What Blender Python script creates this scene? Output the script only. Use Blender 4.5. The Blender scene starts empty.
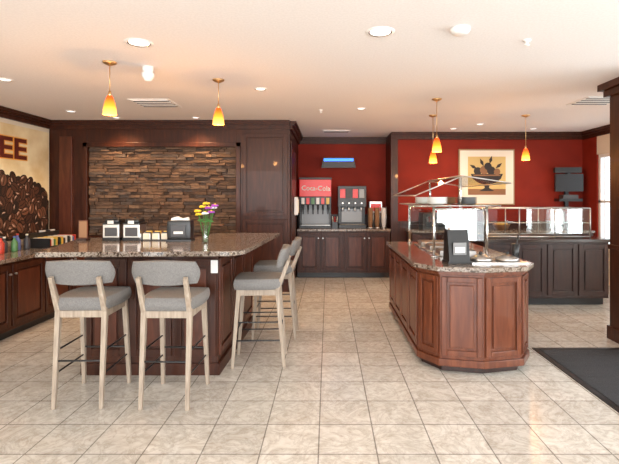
import bpy, bmesh, math, random
from mathutils import Matrix, Vector
random.seed(7)
D=bpy.data; C=bpy.context
# ---------------------------------------------------------------- materials
def mat(name,col,rough=.5,metal=0,emit=None,es=0,spec=.5,coat=0):
    m=D.materials.new(name); m.use_nodes=True
    b=m.node_tree.nodes['Principled BSDF']
    b.inputs['Base Color'].default_value=(*col,1); b.inputs['Roughness'].default_value=rough
    b.inputs['Metallic'].default_value=metal; b.inputs['Specular IOR Level'].default_value=spec
    b.inputs['Coat Weight'].default_value=coat
    if emit: b.inputs['Emission Color'].default_value=(*emit,1); b.inputs['Emission Strength'].default_value=es
    return m
def noisy(name,stops,scale=(1,1,1),nscale=5,detail=6,rough=.5,bump=0,coat=0,tex='noise',metal=0,distort=0,spec=.5):
    m=mat(name,stops[0][1],rough,metal,coat=coat,spec=spec); nt=m.node_tree; N=nt.nodes; L=nt.links; b=N['Principled BSDF']
    tc=N.new('ShaderNodeTexCoord'); mp=N.new('ShaderNodeMapping'); mp.inputs['Scale'].default_value=scale
    L.new(tc.outputs['Object'],mp.inputs['Vector'])
    t=N.new('ShaderNodeTexNoise'); t.inputs['Scale'].default_value=nscale; t.inputs['Detail'].default_value=detail; t.inputs['Distortion'].default_value=distort
    out=t.outputs['Fac']
    L.new(mp.outputs['Vector'],t.inputs['Vector'])
    r=N.new('ShaderNodeValToRGB'); L.new(out,r.inputs['Fac'])
    e=r.color_ramp.elements
    while len(e)<len(stops): e.new(.5)
    for i,(p,c) in enumerate(stops): e[i].position=p; e[i].color=(*c,1)
    L.new(r.outputs['Color'],b.inputs['Base Color'])
    if bump:
        bp=N.new('ShaderNodeBump'); bp.inputs['Strength'].default_value=bump; bp.inputs['Distance'].default_value=.01
        L.new(out,bp.inputs['Height']); L.new(bp.outputs['Normal'],b.inputs['Normal'])
    return m
def glass(name,tint=(.95,.97,.97),f=.12):
    m=D.materials.new(name); m.use_nodes=True; nt=m.node_tree; N=nt.nodes; L=nt.links; N.clear()
    o=N.new('ShaderNodeOutputMaterial'); mx=N.new('ShaderNodeMixShader'); t=N.new('ShaderNodeBsdfTransparent'); g=N.new('ShaderNodeBsdfGlossy')
    t.inputs['Color'].default_value=(*tint,1); g.inputs['Roughness'].default_value=.03; mx.inputs['Fac'].default_value=f
    L.new(t.outputs[0],mx.inputs[1]); L.new(g.outputs[0],mx.inputs[2]); L.new(mx.outputs[0],o.inputs[0]); return m
WOOD=noisy('cherry_wood',[(.3,(.028,.007,.003)),(.55,(.050,.013,.005)),(.8,(.085,.024,.010))],(6,6,.8),4,8,.40,coat=.06,distort=.6,spec=.3)
WOODL=noisy('cherry_wood_light',[(.3,(.085,.024,.011)),(.55,(.14,.040,.018)),(.8,(.20,.063,.028))],(6,6,.8),4,8,.33,coat=.15,distort=.6,spec=.35)
WOODM=noisy('cherry_wood_mid',[(.3,(.055,.014,.006)),(.55,(.088,.023,.010)),(.8,(.125,.036,.016))],(6,6,.8),4,8,.38,coat=.08,distort=.6,spec=.35)
WOODD=noisy('espresso_wood',[(.3,(.020,.007,.005)),(.7,(.042,.014,.009))],(6,6,.8),4,8,.4,coat=.1)
OAK=noisy('weathered_oak',[(.3,(.27,.21,.16)),(.6,(.39,.315,.245)),(.8,(.49,.42,.34))],(12,12,1),5,8,.6)
GRAN=noisy('granite',[(.32,(.02,.016,.014)),(.45,(.13,.09,.065)),(.55,(.36,.30,.25)),(.68,(.06,.045,.04))],(1,1,1),45,10,.15,coat=.3,distort=1)
FAB=noisy('grey_upholstery',[(.4,(.15,.143,.138)),(.6,(.215,.206,.198))],(1,1,1),180,4,.85,bump=.15)
RED=noisy('red_paint',[(.4,(.20,.017,.008)),(.6,(.24,.021,.010))],(1,1,1),2,3,.7,spec=.2)
CREAM=mat('cream_paint',(.75,.68,.56),.7)
CEIL=noisy('ceiling_paint',[(.4,(.84,.80,.78)),(.6,(.88,.84,.82))],(1,1,1),60,3,.9)
WHITE=mat('white_plastic',(.85,.84,.82),.4); CHROME=mat('chrome',(.8,.8,.8),.15,1); STEEL=mat('brushed_steel',(.6,.58,.56),.3,1)
BRASS=mat('brushed_brass',(.75,.5,.25),.3,1)
BLACK=mat('black_plastic',(.012,.012,.013),.35); DGREY=mat('dark_grey',(.06,.06,.065),.5); MGREY=mat('mid_grey',(.2,.2,.2),.4,.5)
GL=glass('clear_glass',f=.07); GLT=glass('guard_glass',(.86,.90,.89),.16)
REDP=mat('red_plastic',(.40,.008,.008),.3,emit=(.9,.02,.01),es=.35)
PAPER=mat('paper',(.82,.8,.76),.8); CUP=mat('kraft_paper',(.30,.16,.08),.7)
LAMP=mat('lamp_lens',(1,1,1),.5,emit=(1,.75,.4),es=8)
LAMPW=mat('lamp_lens_white',(1,1,1),.5,emit=(1,.95,.9),es=1.6)
STONES=[noisy('stone_%d'%i,[(.3,tuple(v*.45 for v in c)),(.7,c)],(1,1,2.5),14,8,.85,bump=.8) for i,c in enumerate([(.14,.080,.048),(.18,.105,.065),(.10,.062,.043),(.14,.10,.078),(.22,.135,.085)])]
SHADE=mat('amber_glass',(.9,.3,.03),.3,spec=.2); nt=SHADE.node_tree;N=nt.nodes;L=nt.links
tc=N.new('ShaderNodeTexCoord');sp=N.new('ShaderNodeSeparateXYZ');r=N.new('ShaderNodeValToRGB')
L.new(tc.outputs['Generated'],sp.inputs[0]);L.new(sp.outputs['Z'],r.inputs['Fac'])
r.color_ramp.elements[0].color=(1,.70,.16,1);r.color_ramp.elements[0].position=0.0
r.color_ramp.elements[1].color=(.9,.05,.005,1);r.color_ramp.elements[1].position=.85
e=r.color_ramp.elements.new(.45); e.color=(1,.30,.02,1)
L.new(r.outputs['Color'],N['Principled BSDF'].inputs['Emission Color']);N['Principled BSDF'].inputs['Emission Strength'].default_value=2.2
N['Principled BSDF'].inputs['Base Color'].default_value=(.35,.08,.01,1)
T=.343
FLOOR=mat('ceramic_tile',(.6,.55,.48),.22); nt=FLOOR.node_tree;N=nt.nodes;L=nt.links;b=N['Principled BSDF']
tc=N.new('ShaderNodeTexCoord');mp=N.new('ShaderNodeMapping');mp.inputs['Location'].default_value=(.056,.12,0)
br=N.new('ShaderNodeTexBrick');br.offset=0;br.inputs['Scale'].default_value=1
br.inputs['Brick Width'].default_value=T;br.inputs['Row Height'].default_value=T;br.inputs['Mortar Size'].default_value=.0045;br.inputs['Mortar Smooth'].default_value=.2
br.inputs['Color1'].default_value=(.72,.69,.635,1);br.inputs['Color2'].default_value=(.61,.58,.53,1);br.inputs['Mortar'].default_value=(.30,.28,.25,1)
L.new(tc.outputs['Object'],mp.inputs[0]);L.new(mp.outputs[0],br.inputs['Vector'])
def fnoise(s,d,r_,dist,c0,p0,p1):
    no=N.new('ShaderNodeTexNoise');no.inputs['Scale'].default_value=s;no.inputs['Detail'].default_value=d;no.inputs['Roughness'].default_value=r_;no.inputs['Distortion'].default_value=dist
    L.new(tc.outputs['Object'],no.inputs['Vector'])
    rr=N.new('ShaderNodeValToRGB');rr.color_ramp.elements[0].position=p0;rr.color_ramp.elements[0].color=(*c0,1);rr.color_ramp.elements[1].position=p1;rr.color_ramp.elements[1].color=(1,1,1,1)
    L.new(no.outputs['Fac'],rr.inputs[0]); return rr
def mul(a,c):
    mx=N.new('ShaderNodeMix');mx.data_type='RGBA';mx.blend_type='MULTIPLY';mx.inputs[0].default_value=1
    L.new(a,mx.inputs[6]);L.new(c,mx.inputs[7]); return mx.outputs[2]
r1=fnoise(9,12,.65,1.4,(.78,.745,.71),.33,.60)
r2=fnoise(3.5,10,.7,3.0,(.80,.79,.78),.47,.50); 
e=r2.color_ramp.elements; e[0].position=.44; e[0].color=(1,1,1,1); e[1].position=.56; q=e.new(.50); q.color=(.80,.78,.76,1)
L.new(mul(mul(br.outputs['Color'],r1.outputs['Color']),r2.outputs['Color']),b.inputs['Base Color'])
bp=N.new('ShaderNodeBump');bp.invert=True;bp.inputs['Distance'].default_value=.003;bp.inputs['Strength'].default_value=.5;L.new(br.outputs['Fac'],bp.inputs['Height']);L.new(bp.outputs[0],b.inputs['Normal'])
# ---------------------------------------------------------------- builder
class B:
    def __init__(s): s.bm=bmesh.new(); s.m=[]
    def mi(s,m):
        if m not in s.m: s.m.append(m)
        return s.m.index(m)
    def raw(s,vs,fs,m,smooth=False,M=None):
        k=s.mi(m); bv=[s.bm.verts.new((M@Vector(v)) if M else v) for v in vs]
        for f in fs:
            try: F=s.bm.faces.new([bv[i] for i in f])
            except ValueError: continue
            F.material_index=k; F.smooth=smooth
    def box(s,x0,x1,y0,y1,z0,z1,m,M=None):
        s.raw([(x0,y0,z0),(x1,y0,z0),(x1,y1,z0),(x0,y1,z0),(x0,y0,z1),(x1,y0,z1),(x1,y1,z1),(x0,y1,z1)],
              [(0,3,2,1),(4,5,6,7),(0,1,5,4),(1,2,6,5),(2,3,7,6),(3,0,4,7)],m,False,M)
    def prism(s,poly,z0,z1,m,M=None):
        n=len(poly)
        s.raw([(x,y,z0) for x,y in poly]+[(x,y,z1) for x,y in poly],
              [tuple(range(n))[::-1],tuple(range(n,2*n))]+[(i,(i+1)%n,n+(i+1)%n,n+i) for i in range(n)],m,False,M)
    def cyl(s,p0,p1,r0,m,r1=None,n=16,rot=0,smooth=True):
        r1=r0 if r1 is None else r1; p0=Vector(p0);p1=Vector(p1);d=(p1-p0).normalized()
        q=Vector((0,0,1)).rotation_difference(d)
        a=[];c=[]
        for i in range(n):
            t=2*math.pi*i/n+rot; v=q@Vector((math.cos(t),math.sin(t),0)); a.append(p0+v*r0); c.append(p1+v*r1)
        k=s.mi(m); va=[s.bm.verts.new(v) for v in a]; vc=[s.bm.verts.new(v) for v in c]
        for i in range(n):
            F=s.bm.faces.new((va[i],va[(i+1)%n],vc[(i+1)%n],vc[i])); F.material_index=k; F.smooth=smooth
        for w in (va[::-1],vc):
            F=s.bm.faces.new(w); F.material_index=k
    def lathe(s,prof,loc,m,n=24,close=True):
        vs=[];fs=[];x,y,z=loc
        for r,h in prof:
            for i in range(n):
                t=2*math.pi*i/n; vs.append((x+r*math.cos(t),y+r*math.sin(t),z+h))
        for j in range(len(prof)-1):
            for i in range(n): fs.append((j*n+i,j*n+(i+1)%n,(j+1)*n+(i+1)%n,(j+1)*n+i))
        if close: fs.append(tuple(range(n))[::-1]); fs.append(tuple(range((len(prof)-1)*n,len(prof)*n)))
        s.raw(vs,fs,m,True)
    def slab(s,p,q,y0,y1,t,m):
        s.raw([(p[0],y0,p[1]),(q[0],y0,q[1]),(q[0],y1,q[1]),(p[0],y1,p[1]),(p[0],y0,p[1]+t),(q[0],y0,q[1]+t),(q[0],y1,q[1]+t),(p[0],y1,p[1]+t)],
          [(0,1,2,3),(4,5,6,7),(0,1,5,4),(1,2,6,5),(2,3,7,6),(3,0,4,7)],m)
    def pad(s,c,size,m,e=.35,n=8,f=None):
        t=bmesh.new(); bmesh.ops.create_cube(t,size=2); bmesh.ops.subdivide_edges(t,edges=t.edges[:],cuts=n,use_grid_fill=True)
        vs=[]
        for v in t.verts:
            p=v.co; q=p.normalized()*1.0; q=Vector([p[i]*(1-e)+q[i]*e*1.15 for i in range(3)])
            w=Vector((q.x*size[0]/2,q.y*size[1]/2,q.z*size[2]/2))
            if f: w=f(w)
            vs.append(w+Vector(c))
        t.verts.index_update(); fs=[tuple(v.index for v in F.verts) for F in t.faces]; t.free()
        s.raw(vs,fs,m,True)
    def done(s,name,loc=(0,0,0),rz=0,bevel=0,parent=None):
        bmesh.ops.recalc_face_normals(s.bm,faces=s.bm.faces[:])
        me=D.meshes.new(name); s.bm.to_mesh(me); s.bm.free()
        for m in s.m: me.materials.append(m)
        o=D.objects.new(name,me); C.collection.objects.link(o); o.location=loc; o.rotation_euler=(0,0,rz)
        if bevel:
            b=o.modifiers.new('bev','BEVEL'); b.width=bevel; b.segments=2; b.limit_method='ANGLE'; b.angle_limit=.7
        if parent: o.parent=parent
        return o
def panels(b,p0,p1,z0,z1,n,mf,mp,fr=.06,t=.018,knob=None):
    """raised-panel doors on the vertical face p0->p1 (outward = right of direction p0->p1)"""
    p0=Vector((*p0,0));p1=Vector((*p1,0)); d=(p1-p0); Ln=d.length; d.normalize(); o=Vector((d.y,-d.x,0))
    M=Matrix(((d.x,o.x,0,p0.x),(d.y,o.y,0,p0.y),(0,0,1,0),(0,0,0,1)))
    w=Ln/n
    for i in range(n):
        a=i*w+.012; c=(i+1)*w-.012
        b.box(a,a+fr,0,t,z0,z1,mf,M); b.box(c-fr,c,0,t,z0,z1,mf,M)
        b.box(a+fr,c-fr,0,t,z0,z0+fr,mf,M); b.box(a+fr,c-fr,0,t,z1-fr,z1,mf,M)
        if c-a>2*fr+.08: b.box(a+fr+.025,c-fr-.025,0,t*.8,z0+fr+.025,z1-fr-.025,mp,M)
        if knob:
            kx=c-fr/2 if i%2==0 else a+fr/2
            q0=M@Vector((kx,t,z1-.1)); q1=M@Vector((kx,t+.025,z1-.1)); b.cyl(q0,q1,.012,knob,n=10)
def crown(b,p0,p1,z=2.7,m=WOOD):
    p0=Vector((*p0,0));p1=Vector((*p1,0)); d=(p1-p0); Ln=d.length; d.normalize(); o=Vector((d.y,-d.x,0))
    M=Matrix(((d.x,o.x,0,p0.x),(d.y,o.y,0,p0.y),(0,0,1,0),(0,0,0,1)))
    b.box(0,Ln,0,.10,z-.035,z,m,M); b.box(0,Ln,0,.07,z-.07,z-.035,m,M); b.box(0,Ln,0,.035,z-.13,z-.07,m,M)
def Mt(loc,xa,ya,za): return Matrix(((xa[0],ya[0],za[0],loc[0]),(xa[1],ya[1],za[1],loc[1]),(xa[2],ya[2],za[2],loc[2]),(0,0,0,1)))
def text(s,name,M,size,m,parent,ext=.004,off=.012):
    c=D.curves.new(name,'FONT'); c.body=s; c.size=size; c.extrude=ext; c.offset=size*off; o=D.objects.new(name,c); C.collection.objects.link(o)
    c.materials.append(m); o.parent=parent; o.matrix_basis=Matrix.Translation(-parent.location)@M; return o
H=2.7
XL,XR,YB=-4.4,4.75,9.1
# ---------------------------------------------------------------- room
b=B(); b.box(XL-.15,XR+.15,-3.15,YB+.15,-.1,0,FLOOR); b.done('floor')
b=B(); b.box(XL-.15,XR+.15,-3.15,YB+.15,H,H+.1,CEIL); b.done('ceiling')
b=B(); b.box(XL-.15,XL,-3.15,YB+.15,0,H,CREAM); b.done('wall_left')
b=B(); b.box(XL,XR,YB,YB+.15,0,H,RED); b.done('wall_back')
b=B()
wins=[(-2.4,-.4),(.2,2.2),(2.8,4.3),(6.2,7.95)]; y=-3.15
for a,c in wins:
    b.box(XR,XR+.15,y,a,0,H,CREAM if y<4.5 else RED); b.box(XR,XR+.15,a,c,0,.6,CREAM); b.box(XR,XR+.15,a,c,2.25,H,CREAM if y<4.5 else RED); y=c
b.box(XR,XR+.15,y,YB+.15,0,H,RED); b.done('wall_right')
for i,(a,c) in enumerate(wins):
    b=B(); 
    for z0,z1 in((.6,.66),(2.19,2.25),(1.4,1.44)): b.box(XR+.03,XR+.1,a,c,z0,z1,WHITE)
    for yy in(a,(a+c)/2-.03,c-.06): b.box(XR+.03,XR+.1,yy,yy+.06,.66,2.19,WHITE)
    b.box(XR+.06,XR+.068,a+.06,c-.06,.66,2.19,GL); b.done('window_%d'%(i+1))
b=B()
b.box(XL,XR,-3.15,-3,0,.15,CREAM); b.box(XL,XR,-3.15,-3,2.5,H,CREAM)
for x in(XL,-1.6,1.2,4.45): b.box(x,x+.3,-3.15,-3,.15,2.5,CREAM)
b.done('wall_rear')
YW=7.1; XE=-.60
b=B(); b.box(XL,XE,YW+.12,YB,0,H,WOOD); panels(b,(XE,YW+.12),(XE,8.2),.1,2.4,1,WOOD,WOODM,fr=.09); b.done('wall_bar',bevel=.004)
b=B()
b.box(XL,-3.80,YW,YW+.12,0,H,WOOD); b.box(-1.44,XE,YW,YW+.12,0,H,WOOD); b.box(-3.80,-1.44,YW,YW+.12,2.30,H,WOOD); b.box(-3.8,-1.44,YW,YW+.12,0,.86,WOOD)
for x0,x1 in((-3.86,-3.79),(-1.45,-1.38)): b.box(x0,x1,YW-.025,YW,.86,2.36,WOOD)
b.box(-3.86,-1.38,YW-.025,YW,2.29,2.36,WOOD); b.box(-3.86,-1.38,YW-.03,YW,.83,.89,WOOD)
b.box(-4.22,-4.02,YW-.04,YW,0,2.45,WOODM)
panels(b,(-1.36,YW),(XE-.02,YW),.15,1.15,1,WOOD,WOOD); panels(b,(-1.36,YW),(XE-.02,YW),1.2,2.5,1,WOOD,WOOD)
b.done('trim_1',bevel=.004)
b=B(); z=.89
while z<2.28:
    h=random.uniform(.035,.06); h=min(h,2.29-z); x=-3.79
    while x<-1.46:
        w=random.uniform(.07,.30); w=min(w,-1.45-x)
        if -1.45-(x+w)<.06: w=-1.45-x
        d=random.uniform(.0,.055); b.box(x+.002,x+w-.002,YW+.07-d,YW+.098,z+.002,z+h-.002,random.choice(STONES)); x+=w
    z+=h
b.done('stacked_stone_panel',bevel=.005)
b=B(); b.box(1.19,XR,8.4,YB,0,H,RED); b.box(1.17,1.30,8.36,YB,0,H,WOOD); b.box(1.3,XR,8.37,8.4,0,1.0,WOOD); b.box(1.3,XR,8.34,8.4,1.0,1.05,WOOD)
b.done('wall_art')
b=B()
crown(b,(XL,-3),(XL,YW)); crown(b,(XL,YW),(XE,YW)); crown(b,(XE,YW),(XE,YB)); crown(b,(XE,YB),(1.17,YB)); crown(b,(1.17,8.38),(XR,8.38)); crown(b,(XR,8.38),(XR,4.9))
b.done('trim_2')
b=B(); b.box(XE,1.17,YB-.015,YB,.9,1.15,WOOD); b.done('trim_3')
b=B(); b.box(2.985,3.5,4.1,4.77,0,H-.1,WOOD); b.box(2.94,3.54,4.06,4.81,H-.14,H-.07,WOOD); b.box(2.90,3.58,4.02,4.85,H-.07,H,WOOD); b.box(2.965,3.52,4.08,4.79,0,.14,WOOD); b.box(2.97,3.515,4.085,4.785,.95,1.0,WOOD)
b.done('wood_column',bevel=.004)
# ---------------------------------------------------------------- left counter + mural
b=B(); b.box(XL+.025,-3.34,3.0,YW-.08,.10,.82,WOOD); b.box(XL+.025,-3.42,3.0,YW-.08,0,.10,BLACK); b.box(XL+.025,-3.30,2.97,YW-.08,.82,.86,GRAN)
panels(b,(-3.34,3.05),(-3.34,YW-.12),.14,.79,7,WOOD,WOODM,knob=STEEL)
b.done('coffee_counter_cabinet',bevel=.003)
b=B(); MB=noisy('mural_parchment',[(.35,(.68,.53,.29)),(.65,(.82,.71,.46))],(1,1,1),3,5,.7)
BEANBG=mat('mural_dark',(.004,.003,.002),.6)
BEANS=[mat('bean_%d'%i,c,.6) for i,c in enumerate([(.05,.018,.010),(.08,.028,.014),(.15,.06,.032),(.022,.010,.006),(.07,.026,.014)])]
BHI=mat('bean_highlight',(.50,.34,.25),.6)
X0=XL+.022; y0,y1=4.2,YW-.08
b.box(X0,X0+.02,y0,y1,.9,2.5,MB)
def top(y): return 1.93-.34*(y-5.8)+.05*math.sin(y*5)
pts=[(y0,.9)]+[(y1,.9)]+[(y1-(y1-y0)*i/24,top(y1-(y1-y0)*i/24)-.05) for i in range(25)]
pts=[(y,min(z,2.2)) for y,z in pts]
b.prism(pts,X0+.0201,X0+.022,BEANBG,Matrix(((0,0,1,0),(1,0,0,0),(0,1,0,0),(0,0,0,1))))
for k in range(620):
    yy=random.uniform(y0+.08,y1-.09); zt=min(top(yy),2.2); zz=random.uniform(.99,zt)
    a=random.uniform(0,math.pi); ra=.080;rb=.056; xx=X0+.023+k*5e-6
    def P(u,v,dx=0): return (xx+dx,yy+u*math.cos(a)-v*math.sin(a),zz+u*math.sin(a)+v*math.cos(a))
    b.raw([P(1.15*ra*math.cos(2*math.pi*i/14),1.2*rb*math.sin(2*math.pi*i/14)) for i in range(14)],[tuple(range(14))],BEANBG)
    b.raw([P(ra*math.cos(2*math.pi*i/14),rb*math.sin(2*math.pi*i/14),1e-6) for i in range(14)],[tuple(range(14))],random.choice(BEANS))
    b.raw([P(u*1.6,v*2.5,3e-6) for u,v in((-.042,-.002),(0,-.006),(.042,-.001),(.042,.002),(0,-.001),(-.042,.003))],[tuple(range(6))],BEANBG)
    if k%3: b.raw([P(u,v,3e-6) for u,v in((-.04,.022),(.02,.024),(.04,.032),(-.005,.044))],[(0,1,2,3)],BHI)
mural=b.done('coffee_mural')
TXT=mat('mural_letter',(.11,.012,.006),.6); TXO=mat('mural_letter_gold',(.80,.36,.06),.6)
for m,dx,off in((TXO,.024,.06),(TXT,.027,.025)):
    t=text('COFFEE','lettering',Mt((X0+dx,6.50,2.04),(0,1.42,0),(0,0,1),(1,0,0)),.40,m,mural,.002,off); t.data.align_x='RIGHT'
cols=[(.5,.05,.03),(.8,.75,.6),(.1,.25,.1),(.7,.45,.08),(.05,.05,.06),(.75,.75,.72),(.1,.15,.4)]
cm=[mat('pack_%d'%i,c,.4) for i,c in enumerate(cols)]
def bottle(x,y,z,r,h,m,cap=BLACK):
    b=B(); b.lathe([(r*.9,0),(r,.01),(r,h*.6),(r*.4,h*.78),(r*.35,h*.9)],(0,0,0),m,16); b.cyl((0,0,h*.9),(0,0,h),r*.42,cap,n=12)
    b.done('syrup_bottle',(x,y,z))
for i in range(6): bottle(-3.72+.04*(i%2),4.95+.11*i,.86,.035,random.uniform(.17,.22),cm[[4,0,4,2,6,4][i]],cm[(i+3)%7])
b=B()
b.box(-.14,.14,-.32,.32,0,.02,BLACK)
for j in range(3):
    b.box(-.14,.14,-.32+.21*j,-.305+.21*j,.02,.12,BLACK)
    for i in range(4): b.box(-.12,.12,-.29+.21*j+i*.045,-.255+.21*j+i*.045,.02,.10+.02*(i%2),cm[(i+j*2)%7])
b.box(-.14,-.125,-.32,.32,.02,.18,BLACK)
b.done('tea_bag_organizer',(-3.62,5.95,.86))
b=B()
for k,(dx,dy) in enumerate([(0,0),(.0,.11),(0,.22)]):
    for i in range(5): b.lathe([(.03,0),(.04,.09),(.043,.092)],(dx,dy,i*.02),PAPER if k!=1 else cm[4],14)
b.done('paper_cup_stack',(-4.0,6.3,.86))
# ---------------------------------------------------------------- bar
TOPB=[(-2.28,3.50),(-.78,3.56),(-.68,3.68),(-.58,5.40),(-1.35,5.40),(-1.42,4.78),(-2.60,4.74)]
BASEB=[(-2.06,3.80),(-.93,3.80),(-.90,5.3),(-1.30,5.3),(-1.35,4.64),(-2.2,4.64)]
b=B(); b.prism(BASEB,.0,1.03,WOOD); b.prism(TOPB,1.03,1.07,GRAN)
b.prism([(-2.08,3.78),(-.91,3.78),(-.88,5.32),(-1.28,5.32),(-1.33,4.66),(-2.22,4.66)],0,.1,WOOD)
panels(b,(-2.06,3.80),(-.93,3.80),.16,.98,3,WOOD,WOODM); panels(b,(-.93,3.80),(-.90,5.3),.16,.98,3,WOODM,WOODM)
b.box(-.985,-.925,3.776,3.784,.86,.97,WHITE)
bar=b.done('granite_bar_counter',bevel=.006)
def stool(loc,rz):
    b=B(); sq=math.pi/4
    for sx in(-1,1):
        b.cyl((sx*.165,-.235,0),(sx*.165,-.175,.68),.019,OAK,.026,n=4,rot=sq,smooth=False)
        b.cyl((sx*.165,-.175,.68),(sx*.165,-.275,.94),.026,OAK,.020,n=4,rot=sq,smooth=False)
        b.cyl((sx*.18,.215,0),(sx*.165,.16,.70),.019,OAK,.026,n=4,rot=sq,smooth=False)
        b.box(sx*.165-.012,sx*.165+.012,-.17,.155,.635,.685,OAK)
        b.cyl((sx*.17,-.20,.40),(sx*.17,.185,.40),.007,BLACK,n=8)
        b.cyl((sx*.172,-.21,.24),(sx*.172,.195,.24),.007,BLACK,n=8)
    b.box(-.165,.165,-.19,-.166,.635,.685,OAK); b.box(-.165,.165,.148,.172,.635,.685,OAK)
    b.cyl((-.172,.195,.30),(.172,.195,.30),.008,BLACK,n=8); b.cyl((-.165,-.205,.33),(.165,-.205,.33),.007,BLACK,n=8)
    def fs(w):
        k=1-.10*(w.y<0)*(-w.y/.22); return Vector((w.x*k,w.y,w.z))
    b.pad((0,0,.735),(.43,.43,.10),FAB,.30,8,fs)
    def fb(w): return Vector((w.x,w.y+.9*w.x*w.x-.25*w.z,w.z*(1-.5*abs(w.x)**1.5)))
    b.pad((0,-.248,.965),(.47,.05,.18),FAB,.32,8,fb)
    b.done('bar_stool',loc,rz,bevel=.003)
stool((-1.78,3.42,0),.03); stool((-1.15,3.40,0),-.02); stool((-.63,4.12,0),math.pi/2+.05); stool((-.58,4.92,0),math.pi/2)
# ---------------------------------------------------------------- items on bar
for i,x in enumerate((-2.13,-1.93)):
    b=B(); b.box(-.085,.085,-.09,.09,0,.03,BLACK); b.box(-.08,.08,-.085,.085,.03,.16,STEEL); b.box(-.06,.06,-.092,-.085,.045,.13,DGREY)
    b.box(-.085,.085,-.09,.09,.16,.175,BLACK); b.pad((0,0,.19),(.15,.16,.05),BLACK,.4,4); b.box(-.03,.03,-.10,-.085,.165,.20,STEEL); b.cyl((0,0,.2),(0,0,.23),.014,BLACK,n=10)
    b.done('condiment_canister',(x,4.5,1.07),0,bevel=.006)
b=B(); b.box(-.14,.14,-.07,.07,0,.012,BLACK)
for x in(-.14,-.05,.04,.13): b.box(x,x+.01,-.07,.07,.012,.07,STEEL)
for x in(-.09,0,.09):
    for k in range(3): b.box(x-.03,x+.03,-.05+k*.035,-.03+k*.035,.012,.07+.01*k,cm[[1,4,3][k]])
b.done('sugar_packet_caddy',(-1.71,4.5,1.07),0)
b=B(); b.box(-.12,.12,-.08,.08,0,.02,BLACK); b.pad((0,0,.11),(.235,.15,.19),BLACK,.22,6); b.box(-.07,.07,-.086,-.072,.05,.16,DGREY); b.box(-.045,.045,-.089,-.085,.075,.10,PAPER)
for k in range(3): b.prism([(-.09,0),(.09,0),(.075,.05),(.02,.035),(-.03,.055),(-.08,.04)],-.02+k*.02,-.008+k*.02,PAPER,Mt((0,0,.185),(1,0,0),(0,0,1),(0,-1,0)))
b.done('napkin_dispenser',(-1.44,4.4,1.07),0.05,bevel=.004)
b=B(); b.lathe([(.028,0),(.032,.01),(.026,.06),(.03,.12),(.04,.16)],(0,0,0),glass('vase_glass',(.8,.9,.88),.2),20,close=False)
YEL=mat('yellow_petals',(.85,.6,.03),.6);PUR=mat('purple_petals',(.35,.06,.45),.6);GRN=mat('stem_green',(.06,.2,.04),.6);PNK=mat('white_petals',(.8,.75,.78),.6)
fl=[(-.07,0,.30,YEL),(-.03,.03,.34,YEL),(-.05,-.03,.27,YEL),(.03,0,.33,PUR),(.06,-.02,.29,PUR),(.07,.03,.33,PNK),(.01,-.04,.28,PNK),(0,.04,.37,YEL),(.09,0,.35,PUR)]
for x,y,z,m in fl:
    b.cyl((x*.15,y*.15,.01),(x,y,z),.003,GRN,n=6)
    for k in range(7):
        t=k*2*math.pi/7; b.pad((x+.018*math.cos(t),y+.018*math.sin(t)-.004,z+.004*math.sin(3*t)),(.030,.026,.016),m,.9,2)
    b.pad((x,y,z+.008),(.02,.02,.02),YEL if m!=YEL else CUP,.9,2)
for k in range(8):
    t=k*.8; b.pad((.05*math.cos(t),.04*math.sin(t),.20+.01*(k%3)),(.05,.02,.012),GRN,.9,2)
b.done('flower_vase',(-1.15,4.22,1.07))
b=B(); b.box(-.05,.05,-.04,.04,0,.02,WOODD); b.box(-.045,.045,-.005,.005,.02,.2,WOODL); b.box(-.037,.037,-.007,-.005,.03,.19,CUP); b.done('menu_stand',(-2.42,4.45,1.07))
# ---------------------------------------------------------------- soda alcove
b=B(); b.box(XE+.03,1.15,8.32,YB-.03,.1,.87,WOOD); b.box(XE+.03,1.15,8.38,YB-.03,0,.1,BLACK); b.box(XE+.025,1.155,8.27,YB-.03,.87,.91,GRAN)
panels(b,(XE+.04,8.32),(1.14,8.32),.14,.84,4,WOOD,WOODM,knob=STEEL); b.done('beverage_counter_cabinet',bevel=.003)
b=B(); b.box(-.3,.3,-.28,.28,0,.05,BLACK); b.box(-.29,.29,.02,.28,.05,.62,MGREY); b.box(-.3,.3,-.24,.28,.60,.92,REDP); b.box(-.31,.31,-.25,.28,.92,.96,DGREY)
b.box(-.3,.3,-.22,.02,.44,.60,BLACK); b.box(-.28,.28,-.27,-.02,.05,.065,STEEL); b.box(-.3,-.27,-.22,.02,.05,.44,BLACK); b.box(.27,.3,-.22,.02,.05,.44,BLACK)
for i in range(6):
    x=-.235+i*.094; b.cyl((x,-.13,.34),(x,-.13,.44),.018,BLACK,n=10); b.box(x-.03,x+.03,-.235,-.22,.455,.575,[WHITE,REDP,cm[2],WHITE,REDP,cm[3]][i]); b.box(x-.012,x+.012,-.15,-.14,.26,.36,BLACK)
sf=b.done('soda_fountain',(-.24,8.75,.91),0,bevel=.006)
text('Coca-Cola','script',Mt((-.50,8.498,1.63),(1,0,.10),(.15,0,1),(0,-1,0)),.125,PAPER,sf)
b=B(); b.box(-.26,.26,-.24,.24,0,.06,BLACK); b.box(-.26,.26,0,.24,.06,.72,BLACK); b.box(-.27,.27,-.2,.24,.40,.80,BLACK)
for i in range(4):
    x=-.18+i*.12; b.box(x-.05,x+.05,-.212,-.2,.57,.74,[REDP,DGREY,REDP,MGREY][i]); b.box(x-.012,x+.012,-.212,-.2,.46,.485,LAMPW); b.cyl((x,-.1,.32),(x,-.1,.40),.02,STEEL,n=10)
b.box(-.24,.24,-.23,-.02,.06,.07,STEEL); b.box(-.20,.20,-.01,0,.1,.36,MGREY)
b.done('coffee_dispenser',(.46,8.76,.91),0,bevel=.006)
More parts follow.
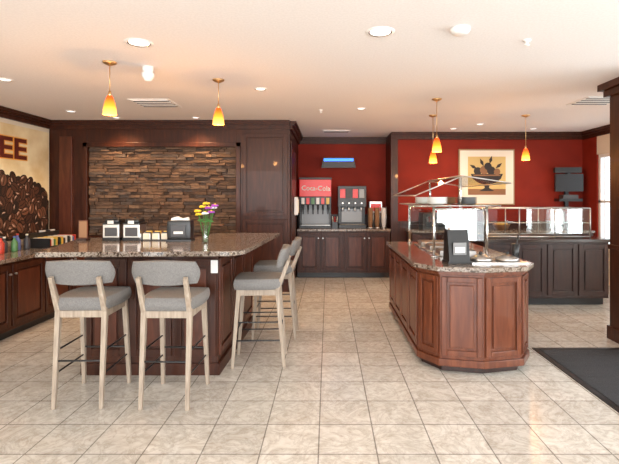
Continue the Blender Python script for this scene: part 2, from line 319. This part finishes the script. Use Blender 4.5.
for x,m in((.80,CUP),(.93,CUP),(1.06,PAPER)):
    b=B(); b.cyl((0,0,0),(0,0,.02),.055,STEEL)
    for i in range(9): b.lathe([(.035,0),(.046,.10),(.05,.104),(.048,.11)],(0,0,.02+i*.032),m,16)
    b.cyl((.056,0,0),(.056,0,.42),.004,STEEL,n=6)
    b.done('cup_dispenser',(x,8.50+.05*(x>.9),.91))
b=B(); b.box(-.13,.13,-.12,.12,0,.03,BLACK); b.box(-.12,.12,-.02,.12,.03,.5,DGREY); b.box(-.12,.12,-.11,.12,.28,.5,STEEL); b.box(-.10,.10,-.116,-.11,.32,.46,REDP); b.cyl((0,-.07,.22),(0,-.07,.28),.018,BLACK,n=10)
b.done('juice_dispenser',(.93,8.86,.91),bevel=.006)
b=B(); b.box(-.05,.05,-.05,.05,0,.12,BLACK)
for i in range(9): b.cyl((-.03+.03*(i%3),-.03+.03*(i//3),.01),(-.045+.045*(i%3),-.04+.04*(i//3),.22),.005,[PAPER,REDP,PAPER][i%3],n=6)
b.done('straw_holder',(.13,8.50,.91))
BLUE=mat('blue_neon',(.03,.2,1),.3,emit=(.02,.16,1),es=2.5)
b=B(); b.prism([(-.34,0),(.34,0),(.30,.2),(-.30,.2)],-.04,.04,BLACK,Mt((0,0,0),(1,0,0),(0,0,1),(0,-1,0))); b.box(-.29,.29,-.06,-.04,.13,.18,BLUE); b.box(-.3,.3,-.045,-.04,.01,.11,DGREY); b.box(-.04,.04,.04,.13,.08,.16,BLACK)
b.done('illuminated_menu_sign',(.21,8.94,2.08))
b=B(); b.box(0,.06,-.06,.06,0,.3,WHITE); b.box(.06,.075,-.02,.02,.04,.26,CREAM); b.done('wall_telephone',(XE+.04,7.5,1.2),bevel=.01)
# ---------------------------------------------------------------- island
ISB=[(.82,5.9),(.82,4.08),(.96,3.86),(1.31,3.78),(1.66,3.86),(1.80,4.08),(1.80,5.9)]
def sc(poly,k,cx=1.31,cy=4.9): return [(cx+(x-cx)*k,cy+(y-cy)*(1+(k-1)*.5)) for x,y in poly]
b=B(); b.prism(sc(ISB,.93),0,.1,WOODD); b.prism(ISB,.06,.87,WOODL); b.prism(sc(ISB,1.1),.87,.91,GRAN); b.prism(sc(ISB,1.04),.06,.12,WOODL); b.prism(sc(ISB,1.05),.84,.87,WOODL)
panels(b,ISB[0],ISB[1],.15,.82,4,WOODL,WOODL)
for i in range(1,5): panels(b,ISB[i],ISB[i+1],.15,.82,1,WOODL,WOODL,fr=.045)
panels(b,ISB[5],ISB[6],.15,.82,4,WOODL,WOODL)
b.done('buffet_island',bevel=.005)
b=B(); y0,y1=4.38,5.78
for y in(4.42,5.74):
    for x in(1.04,1.56):
        b.cyl((x,y,0),(x,y,.50),.014,CHROME,n=12); b.cyl((x,y,0),(x,y,.012),.035,CHROME,n=16)
    b.cyl((1.30,y,.48),(1.30,y,.78),.013,CHROME,n=12); b.cyl((1.04,y,.47),(1.56,y,.47),.011,CHROME,n=12)
b.box(.92,1.68,y0,y1,.50,.508,GLT); 
for x in(.92,1.68): b.cyl((x,y0,.504),(x,y1,.504),.006,STEEL,n=8)
for y in(y0,y1): b.cyl((.92,y,.504),(1.68,y,.504),.006,STEEL,n=8)
for p,q in(((1.30,.79),(.84,.60)),((1.30,.79),(1.76,.72))):
    b.slab(p,q,y0-.05,y1+.05,.008,GLT)
    b.cyl((q[0],y0-.05,q[1]+.004),(q[0],y1+.05,q[1]+.004),.006,STEEL,n=8)
    for y in (y0-.05,y1+.05): b.cyl((q[0],y,q[1]+.004),(p[0],y,p[1]+.004),.006,STEEL,n=8)
b.cyl((1.3,y0-.05,.795),(1.3,y1+.05,.795),.009,STEEL,n=8)
b.box(1.02,1.028,4.46,5.70,.16,.46,GLT); b.box(1.572,1.58,4.46,5.70,.16,.46,GLT)
b.box(1.07,1.53,4.416,4.424,.16,.46,GLT)
sg=b.done('glass_sneeze_guard',(0,0,.91))
b=B()
for y in(4.62,5.06,5.5):
    b.box(1.08,1.52,y-.17,y+.17,0,.012,STEEL); b.box(1.12,1.48,y-.13,y+.13,.012,.05,STEEL); b.box(1.13,1.47,y-.12,y+.12,.05,.056,MGREY)
b.done('steam_table_pans',(0,0,.91),bevel=.004)
b=B()
for k,(x,y,m) in enumerate([(1.12,4.62,PAPER),(1.45,4.7,MGREY),(1.15,5.4,PAPER),(1.45,5.45,CUP)]):
    for i in range(6): b.lathe([(.05,0),(.10,.015),(.105,.02)],(x,y,i*.012),m,20)
b.done('stacked_plates',(0,0,1.419)) 
b=B(); b.box(-.105,.105,-.08,.08,0,.025,BLACK); b.prism([(-.08,.0),(.08,0),(.05,.28),(-.03,.28)],-.095,.095,BLACK,Mt((0,0,.02),(0,1,0),(0,0,1),(1,0,0)))
b.box(-.06,.06,-.082,-.07,.08,.19,MGREY); b.box(-.07,.07,-.03,.04,.295,.315,WHITE); b.box(-.045,.045,-.088,-.081,.10,.15,PAPER)
b.done('tabletop_napkin_holder',(1.15,4.03,.91),0.1,bevel=.006)
b=B(); b.box(-.26,.24,-.14,.14,0,.012,STEEL)
for x in(-.14,.1):
    b.lathe([(.09,.012),(.105,.02),(.10,.035),(.05,.06),(.012,.068)],(x,0,0),STEEL,24); b.lathe([(.012,.066),(.018,.08),(.008,.095)],(x,0,0),BLACK,12)
b.cyl((.19,.03,.012),(.19,.03,.16),.028,BLACK,.034,n=14); b.cyl((.19,.03,.1),(.22,.04,.24),.007,BLACK,n=8)
b.done('soup_well',(1.53,4.10,.91))
# ---------------------------------------------------------------- right counters
b=B(); b.box(2.16,3.88,6.22,6.95,.1,.88,WOODD); b.box(2.2,3.84,6.28,6.9,0,.1,BLACK); b.box(2.12,3.92,6.17,7.0,.88,.92,mat('dark_counter',(.05,.035,.03),.2,coat=.3))
panels(b,(2.16,6.22),(3.88,6.22),.14,.85,4,WOODD,WOODD); b.done('breakfast_counter_cabinet',bevel=.003)
def case(nm,x0,x1,y0,y1,z,h):
    b=B(); n=3
    for i in range(n+1):
        x=x0+(x1-x0)*i/n
        for y in(y0,y1): b.cyl((x,y,0),(x,y,h),.009,STEEL,n=10)
        b.cyl((x,y0,h),(x,y1,h),.009,STEEL,n=10); b.cyl((x,y0,h*.5),(x,y1,h*.5),.007,STEEL,n=8)
    for y in(y0,y1): b.cyl((x0,y,h),(x1,y,h),.009,STEEL,n=10); b.cyl((x0,y,.02),(x1,y,.02),.01,STEEL,n=10)
    b.cyl((x0,y0+.1,h*.5),(x1,y0+.1,h*.5),.006,STEEL,n=8)
    b.box(x0,x1,y0,y1,h,h+.008,GL); b.box(x0,x1,y0+.1,y1,h*.5,h*.5+.008,GL); b.box(x0,x1,y0-.004,y0+.004,.06,h,GL)
    b.box(x0+.05,x1-.05,y0+.1,y1-.1,.0,.02,DGREY)
    b.done(nm,(0,0,z))
case('glass_food_display',2.2,3.7,6.35,6.85,.92,.42)
b=B(); b.box(1.45,4.6,7.8,8.31,.1,.88,WOOD); b.box(1.5,4.6,7.86,8.31,0,.1,BLACK); b.box(1.42,4.6,7.75,8.31,.88,.92,GRAN)
panels(b,(1.45,7.8),(4.6,7.8),.14,.85,6,WOOD,WOOD); b.done('serving_counter_cabinet',bevel=.003)
b=B(); b.box(-.24,.24,-.18,.18,0,.3,DGREY); b.box(-.2,.12,-.185,-.18,.05,.26,BLACK); b.box(.14,.22,-.185,-.18,.05,.26,DGREY); b.done('microwave_oven',(1.9,8.05,.92),bevel=.008)
b=B(); b.pad((0,0,.11),(.3,.18,.2),STEEL,.35,5); b.box(-.1,.1,-.05,-.02,.2,.215,BLACK); b.box(-.1,.1,.02,.05,.2,.215,BLACK); b.box(-.16,.16,-.1,.1,0,.02,BLACK); b.done('toaster',(2.45,8.05,.92))
b=B()
b.lathe([(.10,0),(.15,.09),(.155,.095),(.14,.09),(.09,.02)],(0,0,0),CUP,20)
for k in range(6): b.pad((.06*math.cos(k*1.05),.06*math.sin(k*1.05),.10),(.10,.07,.06),cm[3],.9,4)
b.done('bread_basket',(3.1,8.05,.92))
b=B(); b.lathe([(.09,0),(.1,.02),(.1,.3),(.06,.34),(.03,.36)],(0,0,0),STEEL,20); b.box(-.02,.02,-.14,-.09,.06,.1,BLACK); b.done('coffee_urn',(4.1,8.0,.92))
b=B(); AY=mat('art_yellow',(.62,.46,.18),.6); FR=mat('art_frame_gold',(.30,.20,.10),.4,.3); MATB=mat('art_mat',(.80,.75,.65),.7); INK=mat('art_ink',(.02,.014,.014),.6); AO=mat('art_brown',(.25,.12,.05),.6)
b.box(-.52,.52,0,.03,-.52,.52,FR); b.box(-.495,.495,-.004,0,-.495,.495,MATB); b.box(-.35,.35,-.007,-.004,-.33,.38,AY); b.box(-.35,.35,-.008,-.007,-.33,-.22,AO)
MA=Mt((0,-.008,0),(1,0,0),(0,0,1),(0,-1,0))
b.prism([(-.30,.06),(.30,.06),(.26,-.03),(.17,-.10),(.05,-.14),(.04,-.20),(.14,-.26),(-.14,-.26),(-.04,-.20),(-.05,-.14),(-.17,-.10),(-.26,-.03)],0,.002,INK,MA)
b.prism([(-.26,.045),(.26,.045),(.24,.02),(-.24,.02)],0,.0035,AO,MA)
for k,(x,y,rr_,m) in enumerate([(-.17,.11,.075,INK),(-.05,.13,.08,AO),(.08,.12,.08,INK),(.19,.10,.06,AO),(.02,.20,.07,INK)]):
    b.prism([(x+rr_*math.cos(t*.5236),y+rr_*math.sin(t*.5236)) for t in range(12)],0,.0022+.0004*k,m,MA)
for a,x,y in((-60,-.18,.15),(-25,-.06,.2),(15,.05,.24),(50,.16,.16)):
    t=math.radians(a); L1=.16; d=Vector((math.sin(t),math.cos(t)));n=Vector((d.y,-d.x)); o=Vector((x,y))
    q=[o,o+d*L1*.5+n*.03,o+d*L1,o+d*L1*.5-n*.03]; b.prism([(v.x,v.y) for v in q],0,.0048,INK,MA)
b.done('framed_art_print',(2.95,8.365,1.87))
b=B(); b.box(-.24,.24,-.03,.03,.18,.5,BLACK); b.box(-.22,.22,-.034,-.03,.2,.48,mat('tv_screen',(.01,.01,.014),.3)); b.box(-.05,.05,.03,.14,.28,.4,BLACK); b.box(-.2,.2,-.1,.14,.0,.05,BLACK); b.box(-.13,.13,-.09,.1,.05,.12,DGREY); b.box(-.03,.03,.08,.14,-.1,.3,BLACK); b.box(-.26,.20,-.06,.02,.52,.62,BLACK); b.box(-.03,.03,-.02,.1,.45,.55,BLACK)
b.done('wall_mounted_television',(4.40,8.225,1.42),-.12)
MATM=noisy('rubber_mat',[(.4,(.018,.02,.024)),(.6,(.04,.043,.05))],(1,1,1),200,3,.75,bump=.3)
b=B(); b.box(2.02,2.92,1.9,4.46,0,.008,BLACK)
b.box(2.07,2.87,1.95,4.41,.008,.011,MATM)
for i in range(34): b.box(2.08,2.86,1.98+i*.071,2.01+i*.071,.011,.013,MATM)
b.done('entrance_floor_mat',bevel=.002)
# ---------------------------------------------------------------- pendants & ceiling gear
def lamp(kind,name,loc,energy,col,parent=None,**k):
    l=D.lights.new(name,kind); l.energy=energy; l.color=col
    for a,v in k.items(): setattr(l,a,v)
    o=D.objects.new(name,l); C.collection.objects.link(o); o.location=loc
    if parent: o.parent=parent
    return o
def pendant(x,y,zb):
    e=D.objects.new('pendant_lamp',None); C.collection.objects.link(e); e.location=(x,y,zb)
    b=B(); b.lathe([(.06,H-zb),(.058,H-zb-.012),(.02,H-zb-.03)],(0,0,0),BRASS,20); b.cyl((0,0,.2),(0,0,H-zb-.02),.004,BRASS,n=8); b.cyl((0,0,.155),(0,0,.21),.018,BRASS,r1=.012,n=14)
    b.done('canopy_and_rod',parent=e)
    b=B(); b.lathe([(.058,0),(.055,.05),(.045,.10),(.030,.15),(.02,.17)],(0,0,0),SHADE,24,close=False); b.lathe([(.0,.02),(.02,.03),(.022,.05),(.012,.08)],(0,0,0),LAMP,12,close=False); b.done('glass_shade',parent=e)
    lamp('POINT','bulb',(0,0,-.03),24,(1,.45,.14),e,shadow_soft_size=.04)
for p in[(-1.94,4.0,2.23),(-1.12,4.6,2.24),(1.33,5.5,2.05),(1.54,6.6,2.0),(2.9,6.6,2.04)]: pendant(*p)
def can(x,y,e=22,r=.085,col=(1,.80,.58)):
    b=B(); b.lathe([(r,-.006),(r+.02,-.004),(r+.022,0)],(0,0,0),WHITE,28,close=False); b.lathe([(r,-.006),(r*.85,-.001)],(0,0,0),CHROME,28,close=False); b.cyl((0,0,-.003),(0,0,-.001),r*.9,LAMPW,n=24)
    o=b.done('recessed_ceiling_light',(x,y,H))
    lamp('SPOT','downlight',(0,0,-.03),e,col,o,spot_size=2.2,spot_blend=.8,shadow_soft_size=.07)
for x,y,e in[(-1.47,3.5,18),(.38,3.27,18),(.45,6.1,60),(-4.05,5.4,35),(-3.6,6.3,20),(-.75,5.0,25),(2.5,7.4,45),(3.6,5.2,30),(.25,8.1,25),(-3.3,4.6,25),(2.2,7.9,20),(3.6,7.9,20),(1.3,1.2,10),(-1.8,1.2,10)]: can(x,y,e,.085 if y<4 else .055)
for x in(-3.2,-2.0): can(x,6.80,95,.05,(1,.62,.32))
def small(nm,prof,x,y,m=WHITE):
    b=B(); b.lathe(prof,(0,0,0),m,24); b.done(nm,(x,y,H))
small('smoke_detector',[(.07,0),(.07,-.02),(.055,-.04),(.02,-.045)],.94,3.2)
small('sprinkler_head',[(.03,0),(.03,-.008),(.01,-.012),(.01,-.035),(.022,-.037),(.02,-.042)],1.52,3.44)
small('sprinkler_head',[(.03,0),(.03,-.008),(.01,-.012),(.01,-.035),(.022,-.037),(.02,-.042)],-.1,6.2)
small('motion_sensor',[(.05,0),(.05,-.03),(.04,-.05),(.055,-.06),(.055,-.09),(.03,-.13),(.01,-.135)],-1.66,4.15)
def vent(x,y,w=.5,d=.5):
    b=B(); b.box(-w/2,w/2,-d/2,d/2,-.008,0,WHITE)
    for i in range(8): b.box(-w/2+.03,w/2-.03,-d/2+.04+i*(d-.08)/8,-d/2+.04+i*(d-.08)/8+.025,-.014,-.008,DGREY if i%2 else WHITE)
    b.done('ceiling_air_vent',(x,y,H))
vent(-2.2,5.75); vent(.15,8.2,.5,.3); vent(3.35,5.6)
# ---------------------------------------------------------------- light
w=D.worlds.new('sky'); C.scene.world=w; w.use_nodes=True; bg=w.node_tree.nodes['Background']; bg.inputs[0].default_value=(.92,.96,1,1); bg.inputs[1].default_value=2.8
def area(name,loc,rot,sx,sy,e,col):
    l=lamp('AREA',name,loc,e,col,shape='RECTANGLE',size=sx,size_y=sy); l.rotation_euler=rot
area('window_daylight',(0,-3.3,1.4),(math.radians(90),0,0),8,2.3,430,(.95,.98,1))
area('window_daylight_side',(5.1,2.2,1.5),(math.radians(90),0,math.radians(90)),5,1.6,280,(.95,.98,1))
cam=D.cameras.new('camera'); co=D.objects.new('camera',cam); C.collection.objects.link(co); C.scene.camera=co
co.location=(0,0,1.5); co.rotation_euler=(math.radians(90),0,0); cam.sensor_width=36; cam.lens=450/619*36; cam.shift_x=-18.5/619; cam.shift_y=-35/619
cam.clip_start=.05
C.scene.view_settings.view_transform='Standard'; C.scene.view_settings.exposure=0.05
